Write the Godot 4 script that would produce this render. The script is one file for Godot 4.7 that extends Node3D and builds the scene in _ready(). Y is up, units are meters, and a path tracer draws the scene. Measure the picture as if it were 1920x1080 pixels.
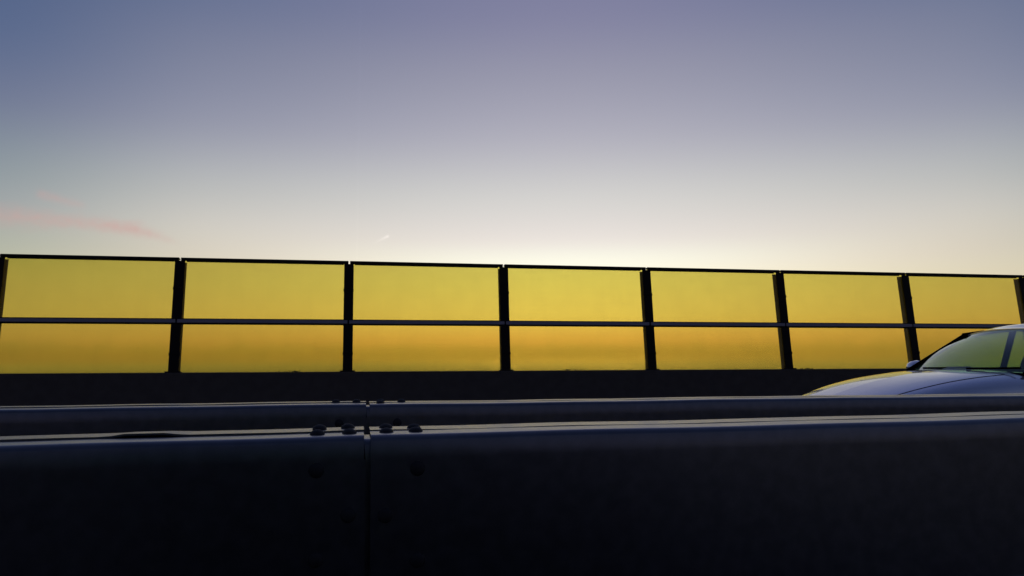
extends Node3D
# Dusk on a motorway: two steel guardrails, a passing silver car and a yellow see-through noise barrier against the afterglow.

const EYE := 1.10                 # height of the lens above the road
const YAW := deg_to_rad(11.242)
const SUN_AZ := 15.5              # degrees to the right of -Z, where the afterglow is brightest
var rng := RandomNumberGenerator.new()
var taken := {}

# ------------------------------------------------------------------ naming
func numbered(called: String) -> String:
	var n: int = taken.get(called, -1) + 1
	taken[called] = n
	return called if n == 0 else "%s_%03d" % [called, n]

func tag(o: Node3D, label: String, category: String, group := "") -> Node3D:
	o.set_meta("label", label)
	o.set_meta("category", category)
	if group != "":
		o.set_meta("group", group)
	return o

func thing(called: String, at: Vector3) -> Node3D:
	var o := Node3D.new()
	o.name = numbered(called)
	o.position = at
	add_child(o)
	return o

func put(called: String, mesh: Mesh, m: Material, parent: Node3D = null, at := Vector3.ZERO) -> MeshInstance3D:
	var o := MeshInstance3D.new()
	o.name = called if parent else numbered(called)
	o.mesh = mesh
	o.material_override = m
	o.position = at
	if parent:
		var n := 0
		while parent.has_node(NodePath(o.name)):
			n += 1
			o.name = "%s_%03d" % [called, n]
		parent.add_child(o, true)
	else:
		add_child(o, true)
	return o

func structure(called: String, mesh: Mesh, m: Material) -> MeshInstance3D:
	var o := put(called, mesh, m)
	o.set_meta("kind", "structure")
	return o

# ------------------------------------------------------------------ shapes
func starter() -> SurfaceTool:
	var st := SurfaceTool.new()
	st.begin(Mesh.PRIMITIVE_TRIANGLES)
	return st

# corners run counterclockwise seen from outside
func quad(st: SurfaceTool, p: Array, n: Array) -> void:
	for k in [0, 2, 1, 0, 3, 2]:
		st.set_normal(n[k])
		st.add_vertex(p[k])

func flat_quad(st: SurfaceTool, a: Vector3, b: Vector3, c: Vector3, d: Vector3) -> void:
	var n := (c - a).cross(d - b).normalized()
	quad(st, [a, b, c, d], [n, n, n, n])

# a box with small chamfers along all its edges
func chamfer_box(st: SurfaceTool, c: Vector3, s: Vector3, r := 0.004) -> void:
	var h := s * 0.5
	var i := h - Vector3.ONE * r
	for ax in 3:
		var u := (ax + 1) % 3
		var v := (ax + 2) % 3
		for sg in [-1.0, 1.0]:
			var q := []
			for k in [[-1, -1], [1, -1], [1, 1], [-1, 1]]:
				var p := Vector3.ZERO
				p[ax] = sg * h[ax]
				p[u] = k[0] * i[u]
				p[v] = k[1] * i[v]
				q.append(c + p)
			if sg < 0:
				q.reverse()
			flat_quad(st, q[0], q[1], q[2], q[3])
		for su in [-1.0, 1.0]:
			for sv in [-1.0, 1.0]:
				var q2 := []
				for k in [[0, -1], [0, 1], [1, 1], [1, -1]]:
					var p := Vector3.ZERO
					p[ax] = k[1] * i[ax]
					p[u] = su * (h[u] if k[0] == 0 else i[u])
					p[v] = sv * (i[v] if k[0] == 0 else h[v])
					q2.append(c + p)
				if su * sv < 0:
					q2.reverse()
				flat_quad(st, q2[3], q2[2], q2[1], q2[0])
	for sx in [-1.0, 1.0]:
		for sy in [-1.0, 1.0]:
			for sz in [-1.0, 1.0]:
				var a := c + Vector3(sx * h.x, sy * i.y, sz * i.z)
				var b := c + Vector3(sx * i.x, sy * h.y, sz * i.z)
				var d := c + Vector3(sx * i.x, sy * i.y, sz * h.z)
				var n := Vector3(sx, sy, sz).normalized()
				var tri := [a, b, d] if sx * sy * sz < 0 else [a, d, b]
				for p in tri:
					st.set_normal(n)
					st.add_vertex(p)

func box_mesh(s: Vector3, c := Vector3.ZERO, r := 0.004) -> ArrayMesh:
	var st := starter()
	chamfer_box(st, c, s, r)
	return st.commit()

# pulls a closed outline (x = away from the road user is negative z, y = height), counterclockwise seen from +X, along X;
# bend(point) may move each point a little
func extrude(st: SurfaceTool, prof: Array, x0: float, x1: float, n: int, bend = null, cut = null) -> void:
	var c := prof.size()
	var nor := []                       # two normals per outline edge
	for k in c:
		var e: Vector2 = prof[(k + 1) % c] - prof[k]
		nor.append(Vector3(0, -e.x, e.y).normalized() * -1.0)
	var rings := []
	for i in n + 1:
		var t := float(i) / n
		var ring := []
		for k in c:
			var a := x0
			var b := x1
			if cut != null:
				var ab: Array = cut.call(k, x0, x1)
				a = ab[0]
				b = ab[1]
			var p := Vector3(lerpf(a, b, t), prof[k].y, prof[k].x)
			ring.append(bend.call(p, k) if bend != null else p)
		rings.append(ring)
	for k in c:
		var k2 := (k + 1) % c
		var before: Vector3 = nor[(k + c - 1) % c]
		var here: Vector3 = nor[k]
		var after: Vector3 = nor[k2]
		var na := (before + here).normalized() if before.dot(here) > 0.75 else here
		var nb := (after + here).normalized() if after.dot(here) > 0.75 else here
		for i in n:
			quad(st, [rings[i][k], rings[i][k2], rings[i + 1][k2], rings[i + 1][k]], [na, nb, nb, na])
	var flat := PackedVector2Array(prof)
	var tris := Geometry2D.triangulate_polygon(flat)
	for endcap in [0, n]:
		var nn := Vector3(-1 if endcap == 0 else 1, 0, 0)
		for t in range(0, tris.size(), 3):
			var q := [rings[endcap][tris[t]], rings[endcap][tris[t + 1]], rings[endcap][tris[t + 2]]]
			if ((q[2] - q[0]).cross(q[1] - q[0])).dot(nn) < 0:
				q = [q[0], q[2], q[1]]
			for p in q:
				st.set_normal(nn)
				st.add_vertex(p)

# a surface of revolution about Y; prof runs from the rim below to the middle above (radius, height)
func lathe(st: SurfaceTool, prof: Array, seg: int, xf := Transform3D()) -> void:
	for k in prof.size() - 1:
		var a: Vector2 = prof[k]
		var b: Vector2 = prof[k + 1]
		var e := (b - a).normalized()
		for s in seg:
			var t0 := TAU * s / seg
			var t1 := TAU * (s + 1) / seg
			var d0 := Vector3(cos(t0), 0, -sin(t0))
			var d1 := Vector3(cos(t1), 0, -sin(t1))
			var up := Vector3.UP
			var q := [d0 * a.x + up * a.y, d1 * a.x + up * a.y, d1 * b.x + up * b.y, d0 * b.x + up * b.y]
			var nq := [d0 * e.y - up * e.x, d1 * e.y - up * e.x, d1 * e.y - up * e.x, d0 * e.y - up * e.x]
			for i in 4:
				q[i] = xf * q[i]
				nq[i] = (xf.basis * nq[i]).normalized()
			quad(st, q, nq)

# a sheet through rows of points, smooth; counterclockwise means outside
func skin(st: SurfaceTool, rows: Array, flip := false) -> void:
	var r := rows.size()
	var c: int = rows[0].size()
	var ns := []
	for i in r:
		var line := []
		for j in c:
			var du: Vector3 = rows[mini(i + 1, r - 1)][j] - rows[maxi(i - 1, 0)][j]
			var dv: Vector3 = rows[i][mini(j + 1, c - 1)] - rows[i][maxi(j - 1, 0)]
			var nn := du.cross(dv).normalized()
			line.append(-nn if flip else nn)
		ns.append(line)
	for i in r - 1:
		for j in c - 1:
			var p := [rows[i][j], rows[i + 1][j], rows[i + 1][j + 1], rows[i][j + 1]]
			var q := [ns[i][j], ns[i + 1][j], ns[i + 1][j + 1], ns[i][j + 1]]
			if flip:
				p.reverse()
				q.reverse()
			quad(st, p, q)

# ------------------------------------------------------------------ materials
func noise_picture(size: int, freq: float, octaves: int, low: Color, high: Color, sd: int, squeeze := 0.5) -> ImageTexture:
	var f := FastNoiseLite.new()
	f.seed = sd
	f.frequency = freq
	f.fractal_octaves = octaves
	f.noise_type = FastNoiseLite.TYPE_SIMPLEX_SMOOTH
	var im := f.get_seamless_image(size, size, false, false, 0.2, true)
	im.convert(Image.FORMAT_RGB8)
	for y in size:
		for x in size:
			var v := im.get_pixel(x, y).r
			im.set_pixel(x, y, low.lerp(high, smoothstep(0.5 - squeeze, 0.5 + squeeze, v)))
	return ImageTexture.create_from_image(im)

# weathered acrylic: soft patches, runs of rain down it and fine scratches along it
func pane_picture(sd: int, shade: float) -> ImageTexture:
	var n := 512
	var f := FastNoiseLite.new()
	f.seed = sd
	f.frequency = 0.02
	f.fractal_octaves = 4
	var g := RandomNumberGenerator.new()
	g.seed = sd
	var v := PackedFloat32Array()
	v.resize(n * n)
	for y in n:
		for x in n:
			v[y * n + x] = 0.984 + 0.016 * f.get_noise_2d(x * 0.5, y * 0.5) + 0.008 * f.get_noise_2d(x * 3.0, y * 0.12 + 900.0) + 0.010 * f.get_noise_2d(x * 0.1 + 500.0, y * 6.0)
	for k in 14:
		var x := g.randf_range(20, n - 20)
		var y := g.randi_range(0, n - 160)
		var deep := g.randf_range(0.012, 0.035)
		for j in g.randi_range(30, 150):
			x = clampf(x + g.randf_range(-0.35, 0.35), 2, n - 3)
			v[(y + j) * n + int(x)] -= deep
	var im := Image.create(n, n, false, Image.FORMAT_RGB8)
	for y in n:
		for x in n:
			var q := v[y * n + x] * shade
			im.set_pixel(x, y, Color(q, q * (0.98 + 0.02 * q), q * (0.9 + 0.1 * q)))
	return ImageTexture.create_from_image(im)

func std(albedo: Color, rough: float, metal := 0.0) -> StandardMaterial3D:
	var m := StandardMaterial3D.new()
	m.albedo_color = albedo
	m.roughness = rough
	m.metallic = metal
	return m

func lin(r: float, g: float, b: float) -> Color:
	return Color(r, g, b).linear_to_srgb()

func grained(m: StandardMaterial3D, tex: Texture2D, scale: float, rough_tex: Texture2D = null, relief: Texture2D = null, cm := 0.0) -> StandardMaterial3D:
	m.uv1_triplanar = true
	m.uv1_world_triplanar = true
	m.uv1_scale = Vector3.ONE * scale
	m.albedo_texture = tex
	if rough_tex:
		m.roughness_texture = rough_tex
	if relief:
		m.heightmap_enabled = true
		m.heightmap_texture = relief
		m.heightmap_scale = cm
	return m

# ------------------------------------------------------------------ sky
func spline(xs: Array, ys: Array, x: float) -> Vector3:
	var n := xs.size()
	if x <= xs[0]:
		return ys[0]
	if x >= xs[n - 1]:
		return ys[n - 1]
	var i := 0
	while x > xs[i + 1]:
		i += 1
	var h: float = xs[i + 1] - xs[i]
	var t: float = (x - xs[i]) / h
	var d: Vector3 = (ys[i + 1] - ys[i]) / h
	var m0 := d
	var m1 := d
	if i == 0:
		m0 = Vector3.ZERO
	else:
		m0 = harmonic((ys[i] - ys[i - 1]) / (xs[i] - xs[i - 1]), d)
	if i < n - 2:
		m1 = harmonic(d, (ys[i + 2] - ys[i + 1]) / (xs[i + 2] - xs[i + 1]))
	var t2 := t * t
	var t3 := t2 * t
	return ys[i] * (2 * t3 - 3 * t2 + 1) + m0 * h * (t3 - 2 * t2 + t) + ys[i + 1] * (3 * t2 - 2 * t3) + m1 * h * (t3 - t2)

func harmonic(a: Vector3, b: Vector3) -> Vector3:
	var o := Vector3.ZERO
	for k in 3:
		if a[k] * b[k] > 0:
			o[k] = 2 * a[k] * b[k] / (a[k] + b[k])
	return o

func to_line(p: Vector2, a: Vector2, b: Vector2) -> Vector2:   # (distance, share along)
	var t := clampf((p - a).dot(b - a) / (b - a).length_squared(), 0, 1)
	return Vector2(p.distance_to(a.lerp(b, t)), t)

func make_sky() -> PanoramaSkyMaterial:
	# how the sky is coloured by height (rows) at several angles from the afterglow (columns), as 8-bit sRGB
	var els := [0.0, 1.5, 3.5, 5.5, 7.0, 9.0, 12.0, 16.5, 21.0, 25.0, 40.0, 60.0, 90.0]
	var azs := [0.0, 25.0, 40.0, 75.0, 120.0, 180.0]
	var rows := [
		[[255, 190, 130], [228, 168, 115], [205, 150, 108], [140, 110, 100], [70, 68, 84], [74, 70, 86]],
		[[270, 213, 158], [230, 186, 138], [204, 170, 132], [145, 122, 115], [72, 70, 86], [74, 70, 88]],
		[[279, 256, 212], [234, 212, 176], [202, 188, 158], [145, 134, 130], [75, 73, 90], [74, 71, 90]],
		[[269, 258, 224], [226, 215, 188], [194, 187, 164], [143, 140, 140], [80, 79, 97], [74, 71, 92]],
		[[258, 254, 234], [220, 211, 193], [176, 179, 164], [139, 142, 148], [82, 84, 104], [74, 70, 92]],
		[[234, 227, 220], [210, 205, 195], [162, 167, 165], [132, 138, 150], [82, 86, 108], [73, 70, 93]],
		[[211, 209, 207], [186, 187, 187], [140, 150, 158], [121, 130, 150], [78, 84, 110], [66, 68, 94]],
		[[175, 174, 187], [148, 151, 169], [110, 120, 147], [106, 116, 146], [70, 80, 110], [58, 64, 92]],
		[[149, 149, 170], [124, 130, 155], [88, 104, 139], [92, 104, 140], [62, 74, 106], [50, 60, 88]],
		[[129, 130, 160], [105, 115, 147], [82, 98, 135], [82, 96, 134], [56, 68, 102], [46, 56, 84]],
		[[94, 102, 144], [88, 97, 140], [76, 90, 132], [66, 80, 120], [46, 58, 92], [38, 48, 76]],
		[[68, 80, 122], [66, 78, 120], [62, 74, 116], [54, 66, 106], [42, 53, 86], [36, 46, 76]],
		[[48, 60, 96], [48, 60, 96], [48, 60, 96], [48, 60, 96], [48, 60, 96], [48, 60, 96]],
	]
	var cols := []
	for c in azs.size():
		var line := []
		for r in els.size():
			var k := Color(rows[r][c][0] / 255.0, rows[r][c][1] / 255.0, rows[r][c][2] / 255.0).srgb_to_linear()
			line.append(Vector3(k.r, k.g, k.b))
		cols.append(line)
	var w := 2048
	var h := 1024
	# the columns at each row, then across
	var data := PackedFloat32Array()
	data.resize(w * h * 3)
	var wisp := FastNoiseLite.new()
	wisp.seed = 5
	wisp.frequency = 0.35
	wisp.fractal_octaves = 4
	var band := [Vector2(-34, 9.6), Vector2(-27, 9.35), Vector2(-22, 9.05), Vector2(-17.6, 8.95), Vector2(-14.6, 8.8), Vector2(-11.6, 8.0)]
	var thick := [0.7, 0.75, 0.62, 0.4, 0.42, 0.15]
	var strong := [0.3, 0.55, 0.75, 0.8, 1.15, 0.0]
	for y in h:
		var el := 90.0 - (y + 0.5) / h * 180.0
		var at_row := []
		for c in azs.size():
			at_row.append(spline(els, cols[c], maxf(el, 0.0)))
		for x in w:
			var o := (y * w + x) * 3
			if el < 0.0:
				data[o] = 0.39       # far haze below the horizon
				data[o + 1] = 0.335
				data[o + 2] = 0.17
				continue
			var az := wrapf((x + 0.5) / w * 360.0, -180.0, 180.0)
			var off := absf(wrapf(az - SUN_AZ, -180.0, 180.0))
			var k := spline(azs, at_row, off)
			if el < 3.0 and off < 100.0:      # a bank of low cloud along the horizon, its top edge soft and uneven
				var crest := 1.3 + 0.22 * wisp.get_noise_2d(az * 0.7, 40.0) + 0.3 * wisp.get_noise_2d(az * 2.4, el * 8.0)
				var bank := 1.0 - smoothstep(crest - 0.45, crest + 0.3, el)
				bank *= 0.92 + 0.25 * wisp.get_noise_2d(az * 1.5 + 70.0, el * 14.0)
				k = k.lerp(k * Vector3(0.63, 0.83, 0.66), clampf(bank, 0.0, 1.0))
			if el > 6.0 and el < 13.0 and az > -40.0 and az < -5.0:
				var p := Vector2(az, el)
				var pink := 0.0
				for s in band.size() - 1:
					var dt := to_line(p, band[s], band[s + 1])
					var wide: float = lerpf(thick[s], thick[s + 1], dt.y)
					wide *= 1.0 + 0.35 * wisp.get_noise_2d(az * 2.0, el * 6.0)
					pink = maxf(pink, lerpf(strong[s], strong[s + 1], dt.y) * exp(-pow(dt.x / wide, 2.0)))
				var d2 := to_line(p, Vector2(-19.9, 10.5), Vector2(-17.7, 10.05))
				pink = maxf(pink, 0.7 * (1.0 - 0.5 * d2.y) * exp(-pow(d2.x / 0.26, 2.0)))
				pink *= 0.8 + 0.5 * wisp.get_noise_2d(az * 4.0, el * 12.0)
				k = k.lerp(Vector3(0.62, 0.36, 0.33), clampf(pink, 0.0, 1.0) * 0.55)
			data[o] = k.x
			data[o + 1] = k.y
			data[o + 2] = k.z
	var im := Image.create_from_data(w, h, false, Image.FORMAT_RGBF, data.to_byte_array())
	im.resize(w * 2, h * 2, Image.INTERPOLATE_CUBIC)
	# the short trail of a plane high up, bright behind the plane and fading away
	for y in range(900, 948):
		for x in range(0, 48):
			var p := Vector2((x + 0.5) / (w * 2) * 360.0, 90.0 - (y + 0.5) / (h * 2) * 180.0)
			var dt := to_line(p, Vector2(0.9, 8.36), Vector2(2.25, 9.05))
			var k := exp(-pow(dt.x / 0.05, 2.0)) * pow(dt.y, 2.5) * (1.0 if dt.y < 1.0 else 0.8)
			if k > 0.01:
				var c := im.get_pixel(x, y)
				im.set_pixel(x, y, c.lerp(Color(1.25, 1.15, 1.08), k * 0.65))
	var sky := PanoramaSkyMaterial.new()
	sky.panorama = ImageTexture.create_from_image(im)
	return sky

# ------------------------------------------------------------------ guardrails
# One line of box beam: front sheet and back sheet bolted through their flanges, butted at a joint. Local origin: the joint, on the ground, at the front edge of the flat top.
func beam_wave(p: Vector3, sd: float) -> Vector3:
	p.y += 0.0011 * sin(p.x * 3.1 + sd) + 0.0006 * sin(p.x * 11.0 + sd * 2.0)
	p.z += 0.0014 * sin(p.x * 2.3 + sd * 1.7)
	return p

func front_sheet(top: float) -> Array:
	var r := 0.016
	var t := 0.004
	var o := []
	o.append(Vector2(-0.092, top - t))
	o.append(Vector2(-0.002, top - t))
	for k in range(1, 6):
		var a := PI / 2 - PI / 2 * k / 6.0
		o.append(Vector2(cos(a) * (r - t), top - r + sin(a) * (r - t)))
	o.append(Vector2(r - t, top - 0.046))
	o.append(Vector2(r - t, top - 0.048))
	o.append(Vector2(r - t, top - 0.36))
	o.append(Vector2(r, top - 0.36))
	o.append(Vector2(r, top - 0.048))
	o.append(Vector2(r, top - 0.046))
	for k in range(5, 0, -1):
		var a := PI / 2 - PI / 2 * k / 6.0
		o.append(Vector2(cos(a) * r, top - r + sin(a) * r))
	o.append(Vector2(-0.002, top))
	o.append(Vector2(-0.092, top))
	return o

func back_sheet(top: float) -> Array:
	var t := 0.004
	return [Vector2(-0.084, top), Vector2(-0.172, top), Vector2(-0.178, top - 0.006), Vector2(-0.178, top - 0.36), Vector2(-0.174, top - 0.36), Vector2(-0.174, top - 0.008), Vector2(-0.171, top - t), Vector2(-0.084, top - t)]

func bolt_mesh(radius: float, rise: float) -> ArrayMesh:
	var st := starter()
	var prof := [Vector2(radius * 1.02, -0.001), Vector2(radius, 0.0012)]
	for k in range(1, 8):
		var a := PI / 2 * k / 7.0
		prof.append(Vector2(radius * 0.98 * cos(a), 0.0012 + (rise - 0.0012) * sin(a)))
	lathe(st, prof, 24)
	return st.commit()

func guardrail(called: String, at: Vector3, tilt: float, steel: Material, dark: Material, bolt_steel: Material, spots: Array, seam_lift: float, slot: bool, sd: float) -> Node3D:
	var o := thing(called, at)
	o.rotation.z = tilt
	var top := 0.954
	var reach := 4.0
	for side in 2:
		for far in 2:
			var st := starter()
			var x0 := -reach if side == 0 else 0.004
			var x1 := -0.006 if side == 0 else reach
			if far == 1:
				x0 = -2 * reach if side == 0 else reach + 0.008
				x1 = -reach - 0.008 if side == 0 else 2 * reach
			var wav := func(p: Vector3, _k: int) -> Vector3:
				var q := beam_wave(p, sd + side)
				q.z += 0.0035 * side * smoothstep(-0.08, 0.0, p.z)
				return q
			# at the joint the left sheet is notched at the corner, and stands a little behind the right one
			var notch := func(k: int, a: float, b: float) -> Array:
				return [a, b - (0.003 if side == 0 and far == 0 and not (k >= 8 and k <= 11) else 0.0)]
			extrude(st, front_sheet(top), x0, x1, 80 if far == 0 else 8, wav, notch)
			put("front_sheet", st.commit(), steel, o)
			st = starter()
			var lift := 0.0022 + seam_lift if side == 0 else 0.0016
			var wav2 := func(p: Vector3, k: int) -> Vector3:
				p = beam_wave(p, sd + side)
				var edge := 1.0 if k == 0 or k == 7 else 0.35 if k < 3 or k == 6 else 0.0
				p.y += 0.0004 * edge * (1.0 + sin(p.x * 17.0 + sd))
				if slot and side == 0:
					p.y += 0.0048 * edge * smoothstep(-0.515, -0.49, p.x) * (1.0 - smoothstep(-0.40, -0.37, p.x))
				if side == 1:
					p.y -= 0.0009 * edge * smoothstep(0.05, 0.2, p.x)
				return p
			extrude(st, back_sheet(top + lift), x0, x1 - (0.002 if side == 0 and far == 0 else 0.0), 160 if far == 0 else 8, wav2)
			put("back_sheet", st.commit(), steel, o)
	# the splice inside the joint: a bent plate a little lower, its corner seen through the gap
	var sp := starter()
	var prof := []
	for p in front_sheet(top - 0.008):
		prof.append(Vector2(p.x - 0.0105, p.y))
	var short := []
	for p in prof:
		short.append(Vector2(p.x, maxf(p.y, top - 0.33)))
	extrude(sp, short, -0.17, 0.17, 2)
	put("splice_plate", sp.commit(), steel, o)
	# bolts
	var small := bolt_mesh(0.015, 0.0105)
	var large := bolt_mesh(0.0150, 0.0085)
	for s in spots:
		var p: Vector3 = s
		if p.y == 0.0:      # on top
			var lift2 := 0.0 if p.z > -0.09 else (0.0026 + seam_lift if p.x < 0 else 0.0018)
			put("bolt", small, bolt_steel, o, Vector3(p.x, top + lift2, p.z)).rotation = Vector3(rng.randf_range(-0.05, 0.05), rng.randf() * TAU, rng.randf_range(-0.05, 0.05))
		else:               # on the face, p.y below the top
			var b := put("bolt", large, bolt_steel, o, Vector3(p.x, top - p.y, 0.0162 + (0.0035 if p.x > 0 else 0.0)))
			b.rotation.x = PI / 2
	# posts carry the beam
	for k in range(-3, 5):
		var st := starter()
		var px := -1.0 + 2.0 * k
		chamfer_box(st, Vector3(px, 0.46, -0.075), Vector3(0.006, 0.92, 0.12), 0.001)
		chamfer_box(st, Vector3(px + 0.03, 0.46, -0.018), Vector3(0.054, 0.92, 0.006), 0.001)
		chamfer_box(st, Vector3(px + 0.03, 0.46, -0.132), Vector3(0.054, 0.92, 0.006), 0.001)
		put("post", st.commit(), dark, o)
	return o

# ------------------------------------------------------------------ noise barrier
func noise_barrier(at: Vector3, lean: float, xs: Array, m: Dictionary) -> Node3D:
	var o := thing("noise_barrier", at)
	o.rotation.x = -lean
	var tall := 2.107
	var mid := 0.926
	# H-section post
	var st := starter()
	chamfer_box(st, Vector3(0, tall / 2 - 0.02, -0.007), Vector3(0.176, tall - 0.07, 0.014), 0.002)
	chamfer_box(st, Vector3(0, tall / 2 - 0.02, -0.087), Vector3(0.009, tall - 0.07, 0.146), 0.001)
	chamfer_box(st, Vector3(0, tall / 2 - 0.02, -0.167), Vector3(0.176, tall - 0.07, 0.014), 0.002)
	var post := st.commit()
	var foot := box_mesh(Vector3(0.27, 0.022, 0.26), Vector3(0, 0.006, -0.087), 0.003)
	# clip that presses the pane into the post
	st = starter()
	chamfer_box(st, Vector3.ZERO, Vector3(0.18, 0.028, 0.012), 0.003)
	for s in [-1.0, 1.0]:
		chamfer_box(st, Vector3(s * 0.086, 0.0, -0.004), Vector3(0.02, 0.048, 0.02), 0.006)
	var clip := st.commit()
	for i in xs.size():
		var p := put("post", post, m.frame, o, Vector3(xs[i], 0, 0))
		p.rotation = Vector3(rng.randf_range(-0.002, 0.002), rng.randf_range(-0.01, 0.01), rng.randf_range(-0.0025, 0.0025))
		put("base_plate", foot, m.frame, p)
		for h in [0.335, 1.535]:
			put("clamp", clip, m.frame, p, Vector3(0, h + rng.randf_range(-0.006, 0.006), 0.007))
	for i in xs.size() - 1:
		var a: float = xs[i]
		var b: float = xs[i + 1]
		var c := (a + b) / 2
		var w := b - a
		# the cap: a channel over the pane with a lip along its top
		st = starter()
		chamfer_box(st, Vector3(0, -0.0125, -0.035), Vector3(w - 0.028, 0.021, 0.125), 0.004)
		chamfer_box(st, Vector3(0, -0.043, 0.011), Vector3(w - 0.034, 0.034, 0.018), 0.003)
		chamfer_box(st, Vector3(0, -0.043, -0.074), Vector3(w - 0.2, 0.034, 0.012), 0.003)
		put("cap_rail", st.commit(), m.frame, o, Vector3(c, tall, 0)).rotation.z = rng.randf_range(-0.0008, 0.0008)
		# the middle rail stands proud of the posts
		st = starter()
		chamfer_box(st, Vector3(0, 0, 0.018), Vector3(w - 0.032, 0.066, 0.03), 0.006)
		put("middle_rail", st.commit(), m.rail, o, Vector3(c, mid, 0))
		st = starter()
		chamfer_box(st, Vector3(0, 0.0, -0.024), Vector3(w - 0.02, 0.106, 0.05), 0.004)
		put("rail_channel", st.commit(), m.frame, o, Vector3(c, mid, 0))
		# panes
		var lo := starter()
		chamfer_box(lo, Vector3.ZERO, Vector3(w - 0.03, mid - 0.01, 0.016), 0.002)
		var low := put("pane", lo.commit(), m.pane[rng.randi() % m.pane.size()], o, Vector3(c, mid / 2 - 0.004, -0.03))
		var hi := starter()
		chamfer_box(hi, Vector3.ZERO, Vector3(w - 0.03, tall - mid - 0.07, 0.016), 0.002)
		var high := put("pane", hi.commit(), m.pane[rng.randi() % m.pane.size()], o, Vector3(c, (tall + mid) / 2 + 0.005, -0.03))
		# specks stuck to the panes
		for k in rng.randi_range(1, 4):
			var on := low if rng.randf() < 0.35 else high
			var hh := mid if on == low else tall - mid
			put("dirt_speck", speck(rng.randf_range(0.004, 0.009), rng.randi()), m.dirt, on, Vector3(rng.randf_range(-0.45, 0.45) * w, rng.randf_range(-0.42, 0.1) * hh, 0.009))
	return o

func speck(r: float, sd: int) -> ArrayMesh:
	var g := RandomNumberGenerator.new()
	g.seed = sd
	var st := starter()
	var n := 9
	var rim := []
	for k in n:
		var a := TAU * k / n
		var q := r * g.randf_range(0.5, 1.3)
		rim.append(Vector3(cos(a) * q, sin(a) * q * g.randf_range(0.7, 1.7), 0))
	for k in n:
		for p in [Vector3(0, 0, r * 0.35), rim[(k + 1) % n], rim[k]]:
			st.set_normal(Vector3(p.x * 40, p.y * 40, 1).normalized())
			st.add_vertex(p)
		for p in [Vector3(0, 0, -0.0015), rim[k], rim[(k + 1) % n]]:
			st.set_normal(Vector3(0, 0, -1))
			st.add_vertex(p)
	return st.commit()

# ------------------------------------------------------------------ car
# a closed pane 5 mm thick through a grid of points
func sheet(grid: Array, flip: bool) -> ArrayMesh:
	var st := starter()
	var r := grid.size()
	var c: int = grid[0].size()
	var inner := []
	for i in r:
		var line := []
		for j in c:
			var du: Vector3 = grid[mini(i + 1, r - 1)][j] - grid[maxi(i - 1, 0)][j]
			var dv: Vector3 = grid[i][mini(j + 1, c - 1)] - grid[i][maxi(j - 1, 0)]
			var n := du.cross(dv).normalized() * (-1.0 if flip else 1.0)
			line.append(grid[i][j] - n * 0.005)
		inner.append(line)
	skin(st, grid, flip)
	skin(st, inner, not flip)
	var rim := []
	for j in c:
		rim.append([0, j])
	for i in range(1, r):
		rim.append([i, c - 1])
	for j in range(c - 2, -1, -1):
		rim.append([r - 1, j])
	for i in range(r - 2, -1, -1):
		rim.append([i, 0])
	for k in rim.size() - 1:
		var a: Array = rim[k]
		var b: Array = rim[k + 1]
		var q := [grid[a[0]][a[1]], grid[b[0]][b[1]], inner[b[0]][b[1]], inner[a[0]][a[1]]]
		if flip:
			q.reverse()
		flat_quad(st, q[0], q[1], q[2], q[3])
	return st.commit()

func curve(keys: Array, x: float) -> float:     # smooth curve through [x, value] keys
	var xs := []
	var ys := []
	for k in keys:
		xs.append(k[0])
		ys.append(Vector3(k[1], 0, 0))
	return spline(xs, ys, x).x

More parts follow.
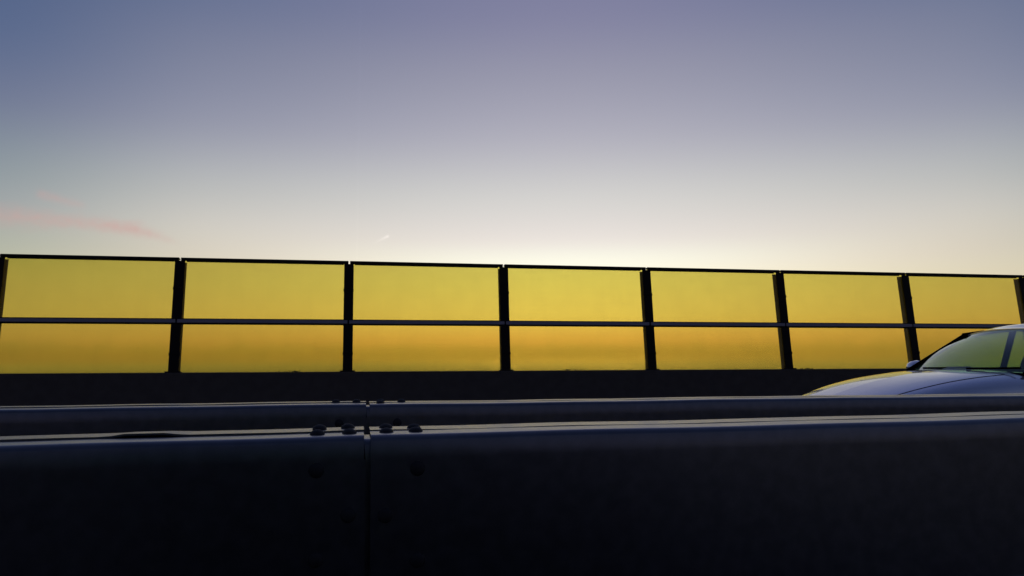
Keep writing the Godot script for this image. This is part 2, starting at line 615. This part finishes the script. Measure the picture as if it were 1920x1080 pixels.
# Forward is -X, the origin on the ground below the front bumper's middle.
func car(at: Vector3, m: Dictionary) -> Node3D:
	var o := thing("passing_car", at)
	var length := 4.35
	var deck := [[0.0, 0.60], [0.05, 0.665], [0.16, 0.715], [0.35, 0.785], [0.7, 0.885], [1.1, 0.962], [1.45, 1.002], [1.74, 1.018], [2.2, 1.01], [3.3, 1.03], [3.75, 1.05], [4.1, 1.04], [4.28, 0.99], [4.35, 0.9]]
	var half := [[0.0, 0.50], [0.05, 0.60], [0.16, 0.70], [0.35, 0.78], [0.7, 0.845], [1.1, 0.875], [1.7, 0.885], [2.6, 0.89], [3.5, 0.88], [4.0, 0.83], [4.25, 0.74], [4.35, 0.62]]
	var under := [[0.0, 0.30], [0.16, 0.22], [0.6, 0.19], [3.7, 0.19], [4.2, 0.25], [4.35, 0.36]]
	var ring := func(x: float) -> Array:
		var ht := curve(deck, x)
		var w := curve(half, x)
		var hb := curve(under, x)
		var d := ht - hb
		var right := [Vector2(0, ht), Vector2(0.3 * w, ht - 0.004), Vector2(0.55 * w, ht - 0.014), Vector2(0.74 * w, ht - 0.032), Vector2(0.86 * w, ht - 0.058), Vector2(0.935 * w, ht - 0.095), Vector2(0.972 * w, ht - 0.15), Vector2(0.99 * w, ht - 0.22), Vector2(w, hb + d * 0.55), Vector2(0.995 * w, hb + d * 0.35), Vector2(0.97 * w, hb + d * 0.17), Vector2(0.93 * w, hb + 0.035), Vector2(0.84 * w, hb), Vector2(0.4 * w, hb), Vector2(0, hb)]
		var out := []
		for k in right:
			out.append(Vector3(x, k.y, k.x))
		for k in range(right.size() - 2, -1, -1):
			out.append(Vector3(x, right[k].y, -right[k].x))
		return out
	var rows := []
	for i in 64:
		var t := i / 63.0
		rows.append(ring.call(length * (0.5 - 0.5 * cos(PI * t)) * 0.35 + length * t * 0.65))
	var st := starter()
	skin(st, rows, true)
	# close nose and tail
	for e in [0, 63]:
		var mid := Vector3(0.0 if e == 0 else length, 0.48 if e == 0 else 0.62, 0)
		mid.x += -0.02 if e == 0 else 0.02
		for k in rows[e].size() - 1:
			var tri := [mid, rows[e][k], rows[e][k + 1]] if e == 0 else [mid, rows[e][k + 1], rows[e][k]]
			for p in tri:
				st.set_normal(Vector3(-1 if e == 0 else 1, 0, 0))
				st.add_vertex(p)
	put("body", st.commit(), m.paint, o)
	# greenhouse: belt line, roof edge and the lines between
	var belt := func(x: float) -> Vector3: return Vector3(x, curve(deck, x) - 0.045, curve(half, x) * 0.90)
	var roof_h := [[2.32, 1.425], [2.6, 1.482], [3.0, 1.505], [3.5, 1.485], [3.9, 1.43]]
	var rail := func(x: float) -> Vector3: return Vector3(x, curve(roof_h, x) - 0.055, 0.60)
	# roof
	rows = []
	for i in 22:
		var x := lerpf(2.32, 3.9, i / 21.0)
		var line := []
		var h := curve(roof_h, x)
		for k in 17:
			var s := -1.0 + 2.0 * k / 16.0
			line.append(Vector3(x - 0.05 * s * s * (1.0 - i / 21.0) * -1.0, h - 0.045 * pow(absf(s), 2.4), s * 0.615))
		rows.append(line)
	st = starter()
	skin(st, rows)
	var under_roof := []
	for line in rows:
		var low := []
		for p in line:
			low.append(p - Vector3(0, 0.03, 0))
		under_roof.append(low)
	skin(st, under_roof, true)
	for line in [0, rows.size() - 1]:
		for k in 16:
			var a: Vector3 = rows[line][k]
			var b: Vector3 = rows[line][k + 1]
			var dn := Vector3(0, -0.03, 0)
			if line == 0:
				flat_quad(st, a, a + dn, b + dn, b)
			else:
				flat_quad(st, b, b + dn, a + dn, a)
	put("roof", st.commit(), m.paint, o)
	# windscreen and rear window: thin sheets between cowl and roof
	for which in 2:
		var lower := []
		var upper := []
		for k in 13:
			var s := -1.0 + 2.0 * k / 12.0
			if which == 0:
				lower.append(Vector3(1.62 + 0.16 * s * s, 1.0 - 0.035 * s * s, s * 0.76))
				upper.append(Vector3(2.325 + 0.05 * s * s, 1.412 - 0.045 * pow(absf(s), 2.4), s * 0.60))
			else:
				lower.append(Vector3(4.16 - 0.12 * s * s, 1.02 - 0.03 * s * s, s * 0.74))
				upper.append(Vector3(3.895 - 0.0 * s * s, 1.415 - 0.045 * pow(absf(s), 2.4), s * 0.60))
		var grid := []
		for i in 9:
			var t := i / 8.0
			var line := []
			for k in 13:
				var p: Vector3 = lower[k].lerp(upper[k], t)
				p += Vector3(-0.02 if which == 0 else 0.02, 0.035, 0) * sin(PI * t)
				line.append(p)
			grid.append(line)
		put("windscreen" if which == 0 else "rear_window", sheet(grid, which == 1), m.glass, o)
	# pillars and side windows on both flanks
	for sgn in [1.0, -1.0]:
		var B := func(x: float) -> Vector3:
			var p: Vector3 = belt.call(x)
			return Vector3(p.x, p.y, p.z * sgn)
		var R := func(x: float) -> Vector3:
			var p: Vector3 = rail.call(x)
			return Vector3(p.x, p.y + 0.006, (p.z + 0.008) * sgn)
		var pillars := [[B.call(1.74), R.call(2.36), 0.055, m.paint], [B.call(2.98), R.call(2.98), 0.085, m.trim], [B.call(3.98), R.call(3.82), 0.20, m.paint]]
		for p in pillars:
			put("pillar", strut(p[0], p[1], p[2], 0.05), p[3], o)
		put("roof_rail", strut(R.call(2.33), R.call(3.0), 0.055, 0.05), m.paint, o)
		put("roof_rail", strut(R.call(3.0), R.call(3.88), 0.055, 0.05), m.paint, o)
		for wdw in [[1.80, 2.94, 2.40, 2.94], [3.02, 3.90, 3.02, 3.74]]:
			var grid := []
			for i in 6:
				var line := []
				for k in 9:
					var low: Vector3 = B.call(lerpf(wdw[0], wdw[1], k / 8.0))
					var upp: Vector3 = R.call(lerpf(wdw[2], wdw[3], k / 8.0))
					var p := low.lerp(upp, i / 5.0)
					p.z += sgn * 0.018 * sin(PI * i / 5.0) - sgn * 0.012
					line.append(p)
				grid.append(line)
			put("side_window", sheet(grid, sgn > 0), m.glass, o)
			var sill := []
			for k in 9:
				var low: Vector3 = B.call(lerpf(wdw[0], wdw[1], k / 8.0))
				sill.append(low)
			put("window_sill", strut(sill[0], sill[8], 0.03, 0.03), m.trim, o)
		# mirror
		st = starter()
		var mg := []
		for i in 9:
			var a := PI * i / 8.0
			var line := []
			for k in 13:
				var c := TAU * k / 12.0
				line.append(Vector3(-0.09 * sin(a) * cos(c) * (1.2 if cos(c) > 0 else 0.5), 0.075 * sin(a) * sin(c), 0.12 * cos(a)))
			mg.append(line)
		skin(st, mg, true)
		var mir := put("door_mirror", st.commit(), m.paint, o, Vector3(1.98, 1.03, sgn * 0.93))
		put("mirror_arm", strut(Vector3(0.0, -0.02, -sgn * 0.13), Vector3(0.0, -0.01, -sgn * 0.03), 0.05, 0.03), m.trim, mir)
		# handles, lamps, door seams
		for hx in [2.72, 3.66]:
			put("door_handle", box_mesh(Vector3(0.19, 0.03, 0.03), Vector3.ZERO, 0.01), m.paint, o, Vector3(hx, 0.86, sgn * 0.888))
		put("headlight", blob(Vector3(0.22, 0.075, 0.14)), m.lamp, o, Vector3(0.25, 0.63, sgn * 0.60))
		put("tail_light", blob(Vector3(0.12, 0.10, 0.12)), m.tail, o, Vector3(4.22, 0.86, sgn * 0.66))
		for wx in [0.86, 3.48]:
			var wheel := Node3D.new()
			wheel.name = "wheel" if not o.has_node("wheel") else "wheel_%03d" % int(o.get_meta("wheels"))
			o.set_meta("wheels", int(o.get_meta("wheels", 0)) + 1)
			o.add_child(wheel, true)
			wheel.position = Vector3(wx, 0.315, sgn * 0.80)
			wheel.rotation.x = sgn * PI / 2
			st = starter()
			lathe(st, [Vector2(0.20, -0.10), Vector2(0.28, -0.10), Vector2(0.315, -0.07), Vector2(0.315, 0.07), Vector2(0.28, 0.10), Vector2(0.205, 0.10)], 32)
			put("tyre", st.commit(), m.tyre, wheel)
			st = starter()
			lathe(st, [Vector2(0.206, 0.10), Vector2(0.19, 0.07), Vector2(0.05, 0.085), Vector2(0.0, 0.09)], 32)
			put("rim", st.commit(), m.rim, wheel)
	# inside: dashboard, seats, steering wheel
	put("dashboard", blob(Vector3(0.36, 0.11, 0.66)), m.trim, o, Vector3(2.0, 0.92, 0))
	for s in [-0.36, 0.36]:
		var seat := put("seat", blob(Vector3(0.13, 0.38, 0.24)), m.trim, o, Vector3(3.05, 0.85, s))
		seat.rotation.z = -0.25
		put("headrest", blob(Vector3(0.07, 0.1, 0.13)), m.trim, o, Vector3(3.17, 1.26, s))
	var tor := TorusMesh.new()
	tor.inner_radius = 0.165
	tor.outer_radius = 0.195
	var sw := put("steering_wheel", tor, m.trim, o, Vector3(2.42, 0.98, 0.36))
	sw.rotation.z = 1.1
	# shut lines of the bonnet and the rubber round the windscreen
	var top_at := func(x: float, z: float) -> Vector3:
		var line: Array = ring.call(x)
		for k in 13:
			if line[k].z <= z and line[k + 1].z >= z:
				return line[k].lerp(line[k + 1], (z - line[k].z) / (line[k + 1].z - line[k].z))
		return line[0]
	for sgn in [1.0, -1.0]:
		var seam := starter()
		for k in 12:
			var ends := []
			for e in 2:
				var x := lerpf(0.3, 1.6, (k + e) / 12.0)
				var p: Vector3 = top_at.call(x, curve(half, x) * 0.8)
				ends.append(Vector3(p.x, p.y + 0.0005, p.z * sgn))
			seam.append_from(strut(ends[0], ends[1], 0.007, 0.009), 0, Transform3D())
		put("bonnet_seam", seam.commit(), m.trim, o)
	var rubber := starter()
	for k in 12:
		var ends := []
		for e in 2:
			var q := -1.0 + 2.0 * (k + e) / 12.0
			ends.append(Vector3(1.61 + 0.16 * q * q, 1.003 - 0.035 * q * q, q * 0.77))
		rubber.append_from(strut(ends[0], ends[1], 0.02, 0.05), 0, Transform3D())
	put("cowl_strip", rubber.commit(), m.trim, o)
	# wipers rest on the cowl
	for s in [-0.35, 0.25]:
		put("wiper", strut(Vector3(1.60, 1.022, s), Vector3(1.72, 1.03, s + 0.52), 0.02, 0.014), m.trim, o)
	# grille and plate
	put("grille", box_mesh(Vector3(0.05, 0.14, 0.9), Vector3.ZERO, 0.02), m.trim, o, Vector3(0.0, 0.42, 0))
	return o

func strut(a: Vector3, b: Vector3, wide: float, deep: float) -> ArrayMesh:
	var st := starter()
	var d := (b - a).normalized()
	var side := d.cross(Vector3.UP if absf(d.y) < 0.9 else Vector3.RIGHT).normalized()
	var up := side.cross(d)
	var n := 10
	var rows := []
	for i in 2:
		var c := a if i == 0 else b
		var line := []
		for k in n + 1:
			var t := TAU * k / n
			line.append(c + side * cos(t) * deep * 0.5 + up * sin(t) * wide * 0.5)
		rows.append(line)
	for k in n:
		var n0: Vector3 = (rows[0][k] - a).normalized()
		var n1: Vector3 = (rows[0][k + 1] - a).normalized()
		quad(st, [rows[0][k], rows[0][k + 1], rows[1][k + 1], rows[1][k]], [n0, n1, n1, n0])
	for i in 2:
		var c := a if i == 0 else b
		for k in n:
			for p in ([c, rows[i][k], rows[i][k + 1]] if i == 0 else [c, rows[i][k + 1], rows[i][k]]):
				st.set_normal(-d if i == 0 else d)
				st.add_vertex(p)
	return st.commit()

func blob(h: Vector3) -> ArrayMesh:
	var st := starter()
	var rows := []
	for i in 15:
		var a := -PI / 2 + PI * i / 14.0
		var line := []
		for k in 25:
			var c := TAU * k / 24.0
			var e := 0.55
			var x := signf(cos(c)) * pow(absf(cos(c)), e)
			var z := signf(sin(c)) * pow(absf(sin(c)), e)
			var r := pow(maxf(cos(a), 0.0), e)
			line.append(Vector3(x * r * h.x, signf(sin(a)) * pow(absf(sin(a)), e) * h.y, z * r * h.z))
		rows.append(line)
	skin(st, rows)
	return st.commit()

# ------------------------------------------------------------------ land
func _ready() -> void:
	rng.seed = 20
	# camera
	var cam := Camera3D.new()
	cam.name = "camera"
	cam.position = Vector3(0, EYE, 0)
	cam.rotation = Vector3(deg_to_rad(5.363), -YAW, deg_to_rad(-0.203))
	cam.fov = 40.07
	cam.near = 0.05
	cam.far = 12000.0
	add_child(cam)
	# sky
	var env := Environment.new()
	env.background_mode = Environment.BG_SKY
	env.sky = Sky.new()
	env.sky.sky_material = make_sky()
	env.tonemap_mode = Environment.TONE_MAPPER_LINEAR
	env.tonemap_exposure = 1.0
	env.sdfgi_enabled = true
	env.ssao_enabled = true
	env.ssil_enabled = true
	env.volumetric_fog_enabled = true       # evening haze; it scatters mostly forwards, as real haze does
	env.volumetric_fog_density = 0.00006
	env.volumetric_fog_albedo = Color(0.97, 0.95, 0.92)
	env.volumetric_fog_anisotropy = 0.85
	var we := WorldEnvironment.new()
	we.name = "environment"
	we.environment = env
	add_child(we)
	# the sun has just gone down behind the hills
	var sun := DirectionalLight3D.new()
	sun.name = "sun"
	sun.light_color = Color(1.0, 0.82, 0.62)
	sun.light_energy = 1.0
	sun.light_angular_distance = 0.5
	sun.shadow_enabled = true
	sun.rotation = Vector3(deg_to_rad(2.0), deg_to_rad(180.0 - SUN_AZ), 0)
	add_child(sun)

	# materials
	var blot := noise_picture(512, 0.012, 5, Color(0.62, 0.62, 0.62), Color(1, 1, 1), 3)
	var fine := noise_picture(512, 0.09, 4, Color(0.7, 0.7, 0.7), Color(1, 1, 1), 4)
	var worn := noise_picture(1024, 0.02, 6, Color(0.88, 0.88, 0.88), Color(1, 1, 1), 8, 0.7)
	var steel := grained(std(lin(0.23, 0.232, 0.24), 0.345, 0.9), worn, 0.9, worn)
	var bolt_steel := grained(std(lin(0.055, 0.052, 0.05), 0.75, 0.3), fine, 9.0)
	var post_steel := grained(std(lin(0.12, 0.12, 0.125), 0.6, 0.4), blot, 2.0)
	var frame := grained(std(lin(0.022, 0.018, 0.016), 0.6, 0.0), fine, 2.5, blot)
	frame.metallic_specular = 0.25
	var rail := grained(std(lin(0.36, 0.33, 0.36), 0.5, 0.2), worn, 1.5, fine)
	var concrete := grained(std(lin(0.14, 0.115, 0.09), 0.95), worn, 0.2)
	concrete.metallic_specular = 0.2
	var asphalt := grained(std(lin(0.05, 0.05, 0.052), 0.9), fine, 2.2)
	var paint_line := grained(std(lin(0.6, 0.6, 0.58), 0.7), fine, 3.0)
	var field := grained(std(lin(0.07, 0.075, 0.04), 1.0), blot, 0.02)
	var panes := []
	for k in 3:
		var tint := pane_picture(40 + k, [1.0, 0.97, 0.985][k])
		var pm := StandardMaterial3D.new()
		pm.refraction_enabled = true
		pm.refraction_scale = 0.049
		pm.albedo_color = Color(lin(0.95, 0.835, 0.18), 0.01)
		pm.roughness = 0.08
		pm.backlight_enabled = true
		pm.backlight = lin(0.32, 0.26, 0.055)
		grained(pm, tint, 0.35)
		panes.append(pm)
	var dirt := std(lin(0.05, 0.035, 0.02), 0.9)
	var paint := std(lin(0.88, 0.88, 0.89), 0.24, 0.7)
	paint.clearcoat_enabled = true
	paint.clearcoat = 1.0
	paint.clearcoat_roughness = 0.04
	var glass := std(Color(lin(0.58, 0.84, 0.58), 0.02), 0.02)
	glass.refraction_enabled = true
	glass.refraction_scale = 0.05
	var lamp := std(Color(0.9, 0.92, 0.95, 0.3), 0.05)
	lamp.transparency = BaseMaterial3D.TRANSPARENCY_ALPHA
	var mats := {
		"paint": paint, "glass": glass, "trim": std(lin(0.02, 0.02, 0.022), 0.55), "tyre": std(lin(0.02, 0.02, 0.02), 0.85), "rim": std(lin(0.5, 0.5, 0.52), 0.35, 0.9),
		"lamp": lamp, "tail": std(lin(0.35, 0.02, 0.02), 0.15),
	}

	# land and road
	var st := starter()
	var ring := 96
	for k in ring:
		var a := TAU * k / ring
		var b := TAU * (k + 1) / ring
		for p in [Vector3(0, -12.0, 0), Vector3(cos(a) * 1100, -12.0, sin(a) * 1100), Vector3(cos(b) * 1100, -12.0, sin(b) * 1100)]:
			st.set_normal(Vector3.UP)
			st.add_vertex(p)
	structure("ground", st.commit(), field)
	st = starter()
	extrude(st, [Vector2(32, -12.2), Vector2(9.6, -0.45), Vector2(4.05, -0.42), Vector2(-14.92, -0.42), Vector2(-18.0, -0.5), Vector2(-39.0, -12.2)], -900, 900, 8)
	structure("embankment", st.commit(), field)
	structure("road", box_mesh(Vector3(400, 0.6, 19.0), Vector3(0, -0.3, -5.45), 0.01), asphalt)
	for z in [-4.1, -13.4]:
		structure("road_marking", box_mesh(Vector3(300, 0.006, 0.15), Vector3(0, 0.002, z), 0.001), paint_line)
	for k in range(-6, 8):
		var o := structure("lane_marking", box_mesh(Vector3(4.5, 0.006, 0.15), Vector3(k * 12.0, 0.002, -8.6), 0.001), paint_line)
		o.set_meta("group", "dashes between the lanes")

	# concrete parapet
	st = starter()
	var pf := [Vector2(0.0, 0.935), Vector2(-0.012, 0.945), Vector2(-0.40, 0.945), Vector2(-0.41, 0.935), Vector2(-0.41, -0.4), Vector2(0.16, -0.4), Vector2(0.16, 0.1), Vector2(0.05, 0.32)]
	pf.reverse()
	extrude(st, pf, -60, 90, 30)
	var parapet := put("concrete_parapet", st.commit(), concrete)
	parapet.position = Vector3(0, -0.01, -14.88)
	tag(parapet, "long dark concrete parapet under the yellow noise barrier", "parapet")

	# noise barrier
	var xs := []
	var nudge := {0: -0.012, 1: 0.02, 2: 0.012, 3: -0.012, 4: -0.016, 5: -0.002, 6: 0.014}
	for k in range(-3, 14):
		xs.append(-3.147 + 3.0 * k + float(nudge.get(k, 0.0)))
	var nb := noise_barrier(Vector3(0, 0.937, -15.0), deg_to_rad(7.163), xs, {"frame": frame, "rail": rail, "pane": panes, "dirt": dirt})
	tag(nb, "yellow translucent noise barrier in dark steel frames on the parapet", "noise barrier")

	# litter on the parapet
	var where := [[-1.1, "small dark clump of dead leaves on the parapet, leftmost of three", 0.14], [4.16, "small dark clump of dead leaves on the parapet, middle of three", 0.12], [9.18, "small dark clump of dead leaves on the parapet, rightmost, left of the car", 0.12]]
	for w in where:
		st = starter()
		for k in 26:
			var c := Vector3(rng.randfn(0, w[2] * 0.75), rng.randf_range(0.004, 0.022), rng.randf_range(-0.02, 0.03))
			var u := Vector3(rng.randf_range(-1, 1), rng.randf_range(-0.5, 0.8), rng.randf_range(-1, 1)).normalized() * rng.randf_range(0.012, 0.028)
			var v := u.cross(Vector3(rng.randf_range(-1, 1), rng.randf_range(-1, 1), rng.randf_range(-1, 1))).normalized() * 0.009
			flat_quad(st, c - u, c - v, c + u, c + v)
		var o := put("leaf_clump", st.commit(), dirt)
		o.position = Vector3(w[0], 0.935, -14.91)
		tag(o, w[1], "dead leaves", "leaf clumps on the parapet")

	# guardrails
	var near_spots := [Vector3(-0.1029, 0, -0.045), Vector3(-0.0382, 0, -0.045), Vector3(0.0374, 0, -0.045), Vector3(0.0985, 0, -0.05), Vector3(-0.1021, 0, -0.125), Vector3(-0.042, 0, -0.135), Vector3(0.0395, 0, -0.135), Vector3(0.0987, 0, -0.11),
		Vector3(-0.1013, 0.065, 1), Vector3(0.0971, 0.067, 1), Vector3(-0.0393, 0.154, 1), Vector3(0.0333, 0.157, 1), Vector3(-0.1009, 0.237, 1), Vector3(0.0974, 0.247, 1)]
	var g1 := guardrail("guardrail", Vector3(0.0355, 0.0, -1.645), deg_to_rad(0.33), steel, post_steel, bolt_steel, near_spots, 0.0012, true, 0.4)
	tag(g1, "nearer grey steel guardrail filling the foreground, with domed bolts at its joint", "guardrail", "steel guardrails in the median")
	var far_spots := [Vector3(-0.115, 0, -0.10), Vector3(-0.042, 0, -0.10), Vector3(0.042, 0, -0.05), Vector3(0.045, 0, -0.14), Vector3(0.121, 0, -0.11), Vector3(0.1, 0.065, 1), Vector3(-0.1, 0.065, 1), Vector3(-0.04, 0.155, 1), Vector3(0.036, 0.157, 1), Vector3(-0.1, 0.24, 1), Vector3(0.1, 0.245, 1)]
	var g2 := guardrail("guardrail", Vector3(0.051, 0.0, -2.86), 0.0, steel, post_steel, bolt_steel, far_spots, 0.0004, false, 2.1)
	tag(g2, "farther grey steel guardrail running behind the nearer one", "guardrail", "steel guardrails in the median")

	# the oncoming car
	var c := car(Vector3(4.27, 0, -7.0), mats)
	tag(c, "silver car behind the far guardrail, driving left", "car")
	# unseen car added to keep the low eastern sky off the near guardrail
	var blocker_car := c.duplicate()
	blocker_car.name = numbered("car")
	add_child(blocker_car)
	blocker_car.position = Vector3(2.4, 0, 1.03)
	blocker_car.rotation.y = PI
	var dark_paint := paint.duplicate()
	dark_paint.albedo_color = lin(0.03, 0.032, 0.036)
	for part in blocker_car.get_children():
		if part is MeshInstance3D and part.material_override == paint:
			part.material_override = dark_paint
	tag(blocker_car, "unseen dark grey car added beside the near guardrail to block low sky", "car")
